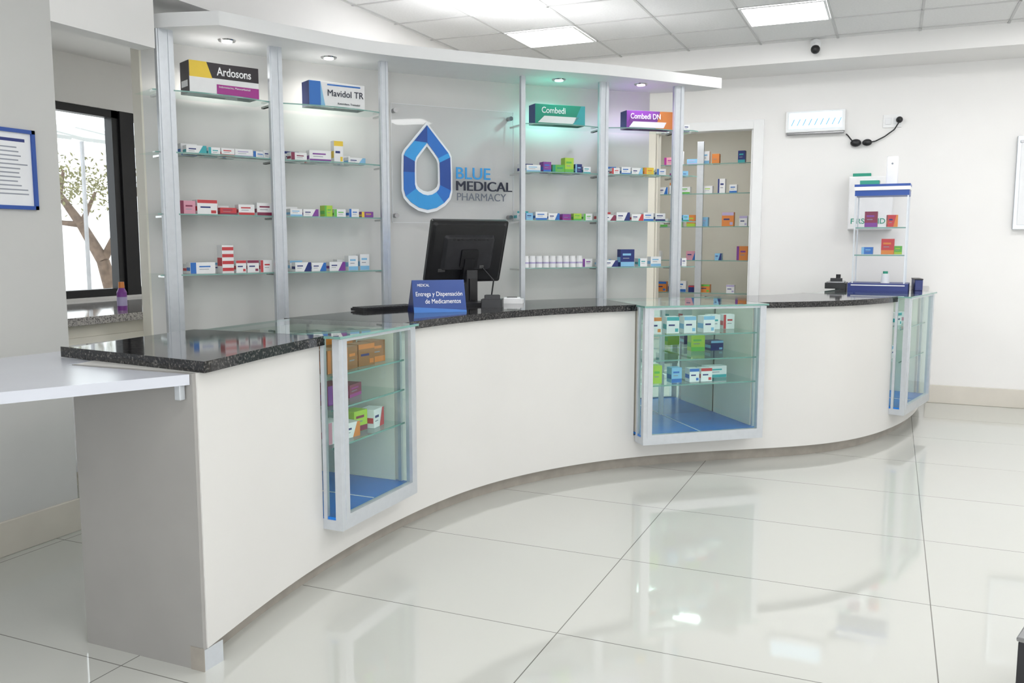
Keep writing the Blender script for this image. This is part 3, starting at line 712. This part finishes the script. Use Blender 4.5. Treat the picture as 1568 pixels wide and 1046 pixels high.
b=MB(); b.b2('box_white',-0.41,-0.02,YW-0.125,YW-0.003,1.62,2.12); b.b2('box_white',-0.405,-0.025,YW-0.135,YW-0.125,1.63,2.11)
b.b2('box_dgreen',-0.38,-0.22,YW-0.11,YW-0.02,2.12,2.15)
fa=b.obj('first_aid_cabinet',0.003)
text('FIRST AID','cabinet_text',frame((-0.385,YW-0.136),(1,0),1.68),'box_dgreen',w=0.30,h=0.05,parent=fa,bold=0.01)
b=MB(); b.b2('canopy_white',-0.74,-0.68,8.40,8.44,3.22,3.28); b.cyl('canopy_white',(-0.71,8.38,3.25),(-0.71,8.40,3.25),0.045,0.045,20); b.cyl('dark_plastic',(-0.71,8.36,3.25),(-0.71,8.38,3.22),0.02,0.03,16); b.sphere('black_plastic',(-0.71,8.36,3.20),0.04); b.cyl('box_white',(-0.71,8.385,3.25),(-0.71,8.37,3.21),0.035,0.038,18)
b.obj('security_camera')
b=MB(); b.b2('aluminium',0.97,1.38,YW-0.05,YW,1.62,2.44); b.b2('paper',1.0,1.35,YW-0.055,YW-0.05,1.66,2.40); b.b2('steel',0.99,1.36,YW-0.06,YW-0.05,2.38,2.40); b.obj('wall_notice_board',0.004)
b=MB(); y0,y1,z0,z1=2.76,3.04,1.66,2.04
for a in ((y0,y0+0.018,z0,z1),(y1-0.018,y1,z0,z1),(y0,y1,z0,z0+0.018),(y0,y1,z1-0.018,z1)): b.b2('frame_blue',XL,XL+0.02,*a)
b.b2('paper',XL,XL+0.008,y0+0.015,y1-0.015,z0+0.015,z1-0.015)
b.b2('box_navy',XL+0.008,XL+0.0085,y0+0.05,y1-0.05,z1-0.06,z1-0.045)
for i in range(12): b.b2('print_grey',XL+0.008,XL+0.0085,y0+0.04,y1-0.04-random.uniform(0,0.06),z1-0.09-i*0.02,z1-0.084-i*0.02)
b.obj('framed_notice')
b=MB(); p=(-4.745,4.33); b.cyl('box_purple',(*p,1.05),(*p,1.17),0.032,0.032,18); b.cyl('box_purple',(*p,1.17),(*p,1.20),0.032,0.018,18); b.cyl('box_orange',(*p,1.20),(*p,1.24),0.02,0.018,16); b.cyl('box_lilac',(*p,1.08),(*p,1.14),0.0325,0.0325,18,caps=False)
b.obj('spray_bottle')
M=frame((0.555,3.12),(0.3,0.95),0); b=MB()
b.b2('dark_plastic',-0.11,0.11,-0.11,0.11,0,0.25,M); b.b2('steel',-0.115,0.115,-0.115,0.115,0.25,0.265,M); b.b2('black_plastic',-0.09,0.09,-0.09,0.09,0.265,0.275,M); b.b2('steel',-0.03,0.03,-0.16,-0.11,0.015,0.03,M)
b.obj('waste_bin',0.006)
# ------------------------------------------------------------ storeroom shelf
b=MB()
sy=9.75
for x in (-2.75,-1.98,-1.25): b.b2('aluminium',x-0.035,x+0.035,sy-0.02,sy+0.02,0,2.6)
zs=[0.95,1.31,1.68,2.04,2.36]
for z in zs: b.quad('glass_shelf',[(-2.8,sy-.02,z),(-1.15,sy-.02,z),(-1.15,sy+.3,z),(-2.8,sy+.3,z)]); b.b2('glass_edge',-2.8,-1.15,sy-0.024,sy-0.02,z-0.009,z)
b.obj('storeroom_shelf_unit')
b=MB()
for z in zs:
    for yy in (0.03,):
        x=-2.7
        while x<-1.25:
            w=random.uniform(0.07,0.13)
            if random.random()<0.75: med(b,frame((x+w/2,sy+yy+random.uniform(-0.01,0.03)),(1,0),z),w,0.08,random.uniform(0.06,0.16),random.choice(['white','white','white','white','sky','white','white','navy','orange','pink']),random.choice(PAL))
            x+=w+random.uniform(0.005,0.06)
b.obj('medicine_boxes')

# ------------------------------------------------------------ outside the window
simple('ground_outside','outdoor_ground',-30,-6.0,-10,30,-0.25,-0.15)
b=MB()
tp=[(-9.9,9.0,-0.15),(-9.95,8.95,0.7),(-10.05,8.88,1.25),(-10.3,8.77,1.75),(-10.55,8.66,2.15),(-10.8,8.5,2.3)]; rr_=[0.12,0.10,0.085,0.065,0.045,0.025]
for i in range(5): b.cyl('bark',tp[i],tp[i+1],rr_[i],rr_[i+1],10)
b.cyl('bark',tp[2],(-9.8,9.15,2.0),0.06,0.035,8); b.cyl('bark',tp[3],(-10.15,8.9,2.2),0.045,0.02,8); b.cyl('bark',tp[3],(-10.7,8.5,1.8),0.045,0.02,8); b.cyl('bark',tp[4],(-10.5,8.7,2.5),0.035,0.02,8); b.cyl('bark',(-9.8,9.15,2.0),(-9.6,9.3,2.5),0.035,0.02,8)
for i in range(1100):
    c=Vector((-10.4+random.gauss(0,.6),8.8+random.gauss(0,.6),2.3+random.gauss(0,.16)))
    u=Vector((random.uniform(-1,1),random.uniform(-1,1),random.uniform(-1,1))).normalized(); v=u.orthogonal().normalized()
    b.quad('leaf',[c,c+u*.045+v*.014,c+u*.08,c+u*.045-v*.014])
b.obj('garden_tree')
b=MB()
for i in range(4):
    y=5.9+i*1.0; x=-8.0
    b.add([(x,y,2.62),(x-1.3,y,2.92),(x-1.3,y+.85,2.92),(x,y+.85,2.62),(x,y,2.58),(x-1.3,y,2.88),(x-1.3,y+.85,2.88),(x,y+.85,2.58)],[(0,1,2,3),(4,7,6,5),(0,3,7,4),(0,4,5,1),(3,2,6,7)],'awning_cloth')
    b.b2('steel',x-0.03,x+0.0,y-0.03,y,-0.15,2.58)
b.obj('patio_awning')
simple('garden_wall','outdoor_white',-16.2,-16,-5,30,-0.15,2.2)

# ------------------------------------------------------------ light and world
w=bpy.data.worlds.new('World'); scene.world=w; w.use_nodes=True
bg=w.node_tree.nodes['Background']; bg.inputs[0].default_value=(0.92,0.96,1,1); bg.inputs[1].default_value=2.8
def area(name,loc,rot,sx,sy,e,c=(1,1,1)):
    L=bpy.data.lights.new(name,'AREA'); L.shape='RECTANGLE'; L.size=sx; L.size_y=sy; L.energy=e; L.color=c
    o=bpy.data.objects.new(name,L); o.location=loc; o.rotation_euler=rot; scene.collection.objects.link(o)
area('daylight_storefront',(1.8,YB-0.2,1.6),(math.radians(90),0,0),4.5,2.1,110,(0.95,0.98,1))

# ------------------------------------------------------------ camera
cam=bpy.data.cameras.new('Camera'); co=bpy.data.objects.new('Camera',cam); scene.collection.objects.link(co)
co.location=(0,0,1.5); co.rotation_euler=(math.radians(90-6.45),0,math.radians(23.5))
cam.sensor_width=36; cam.lens=30.65; cam.clip_start=0.05
scene.camera=co
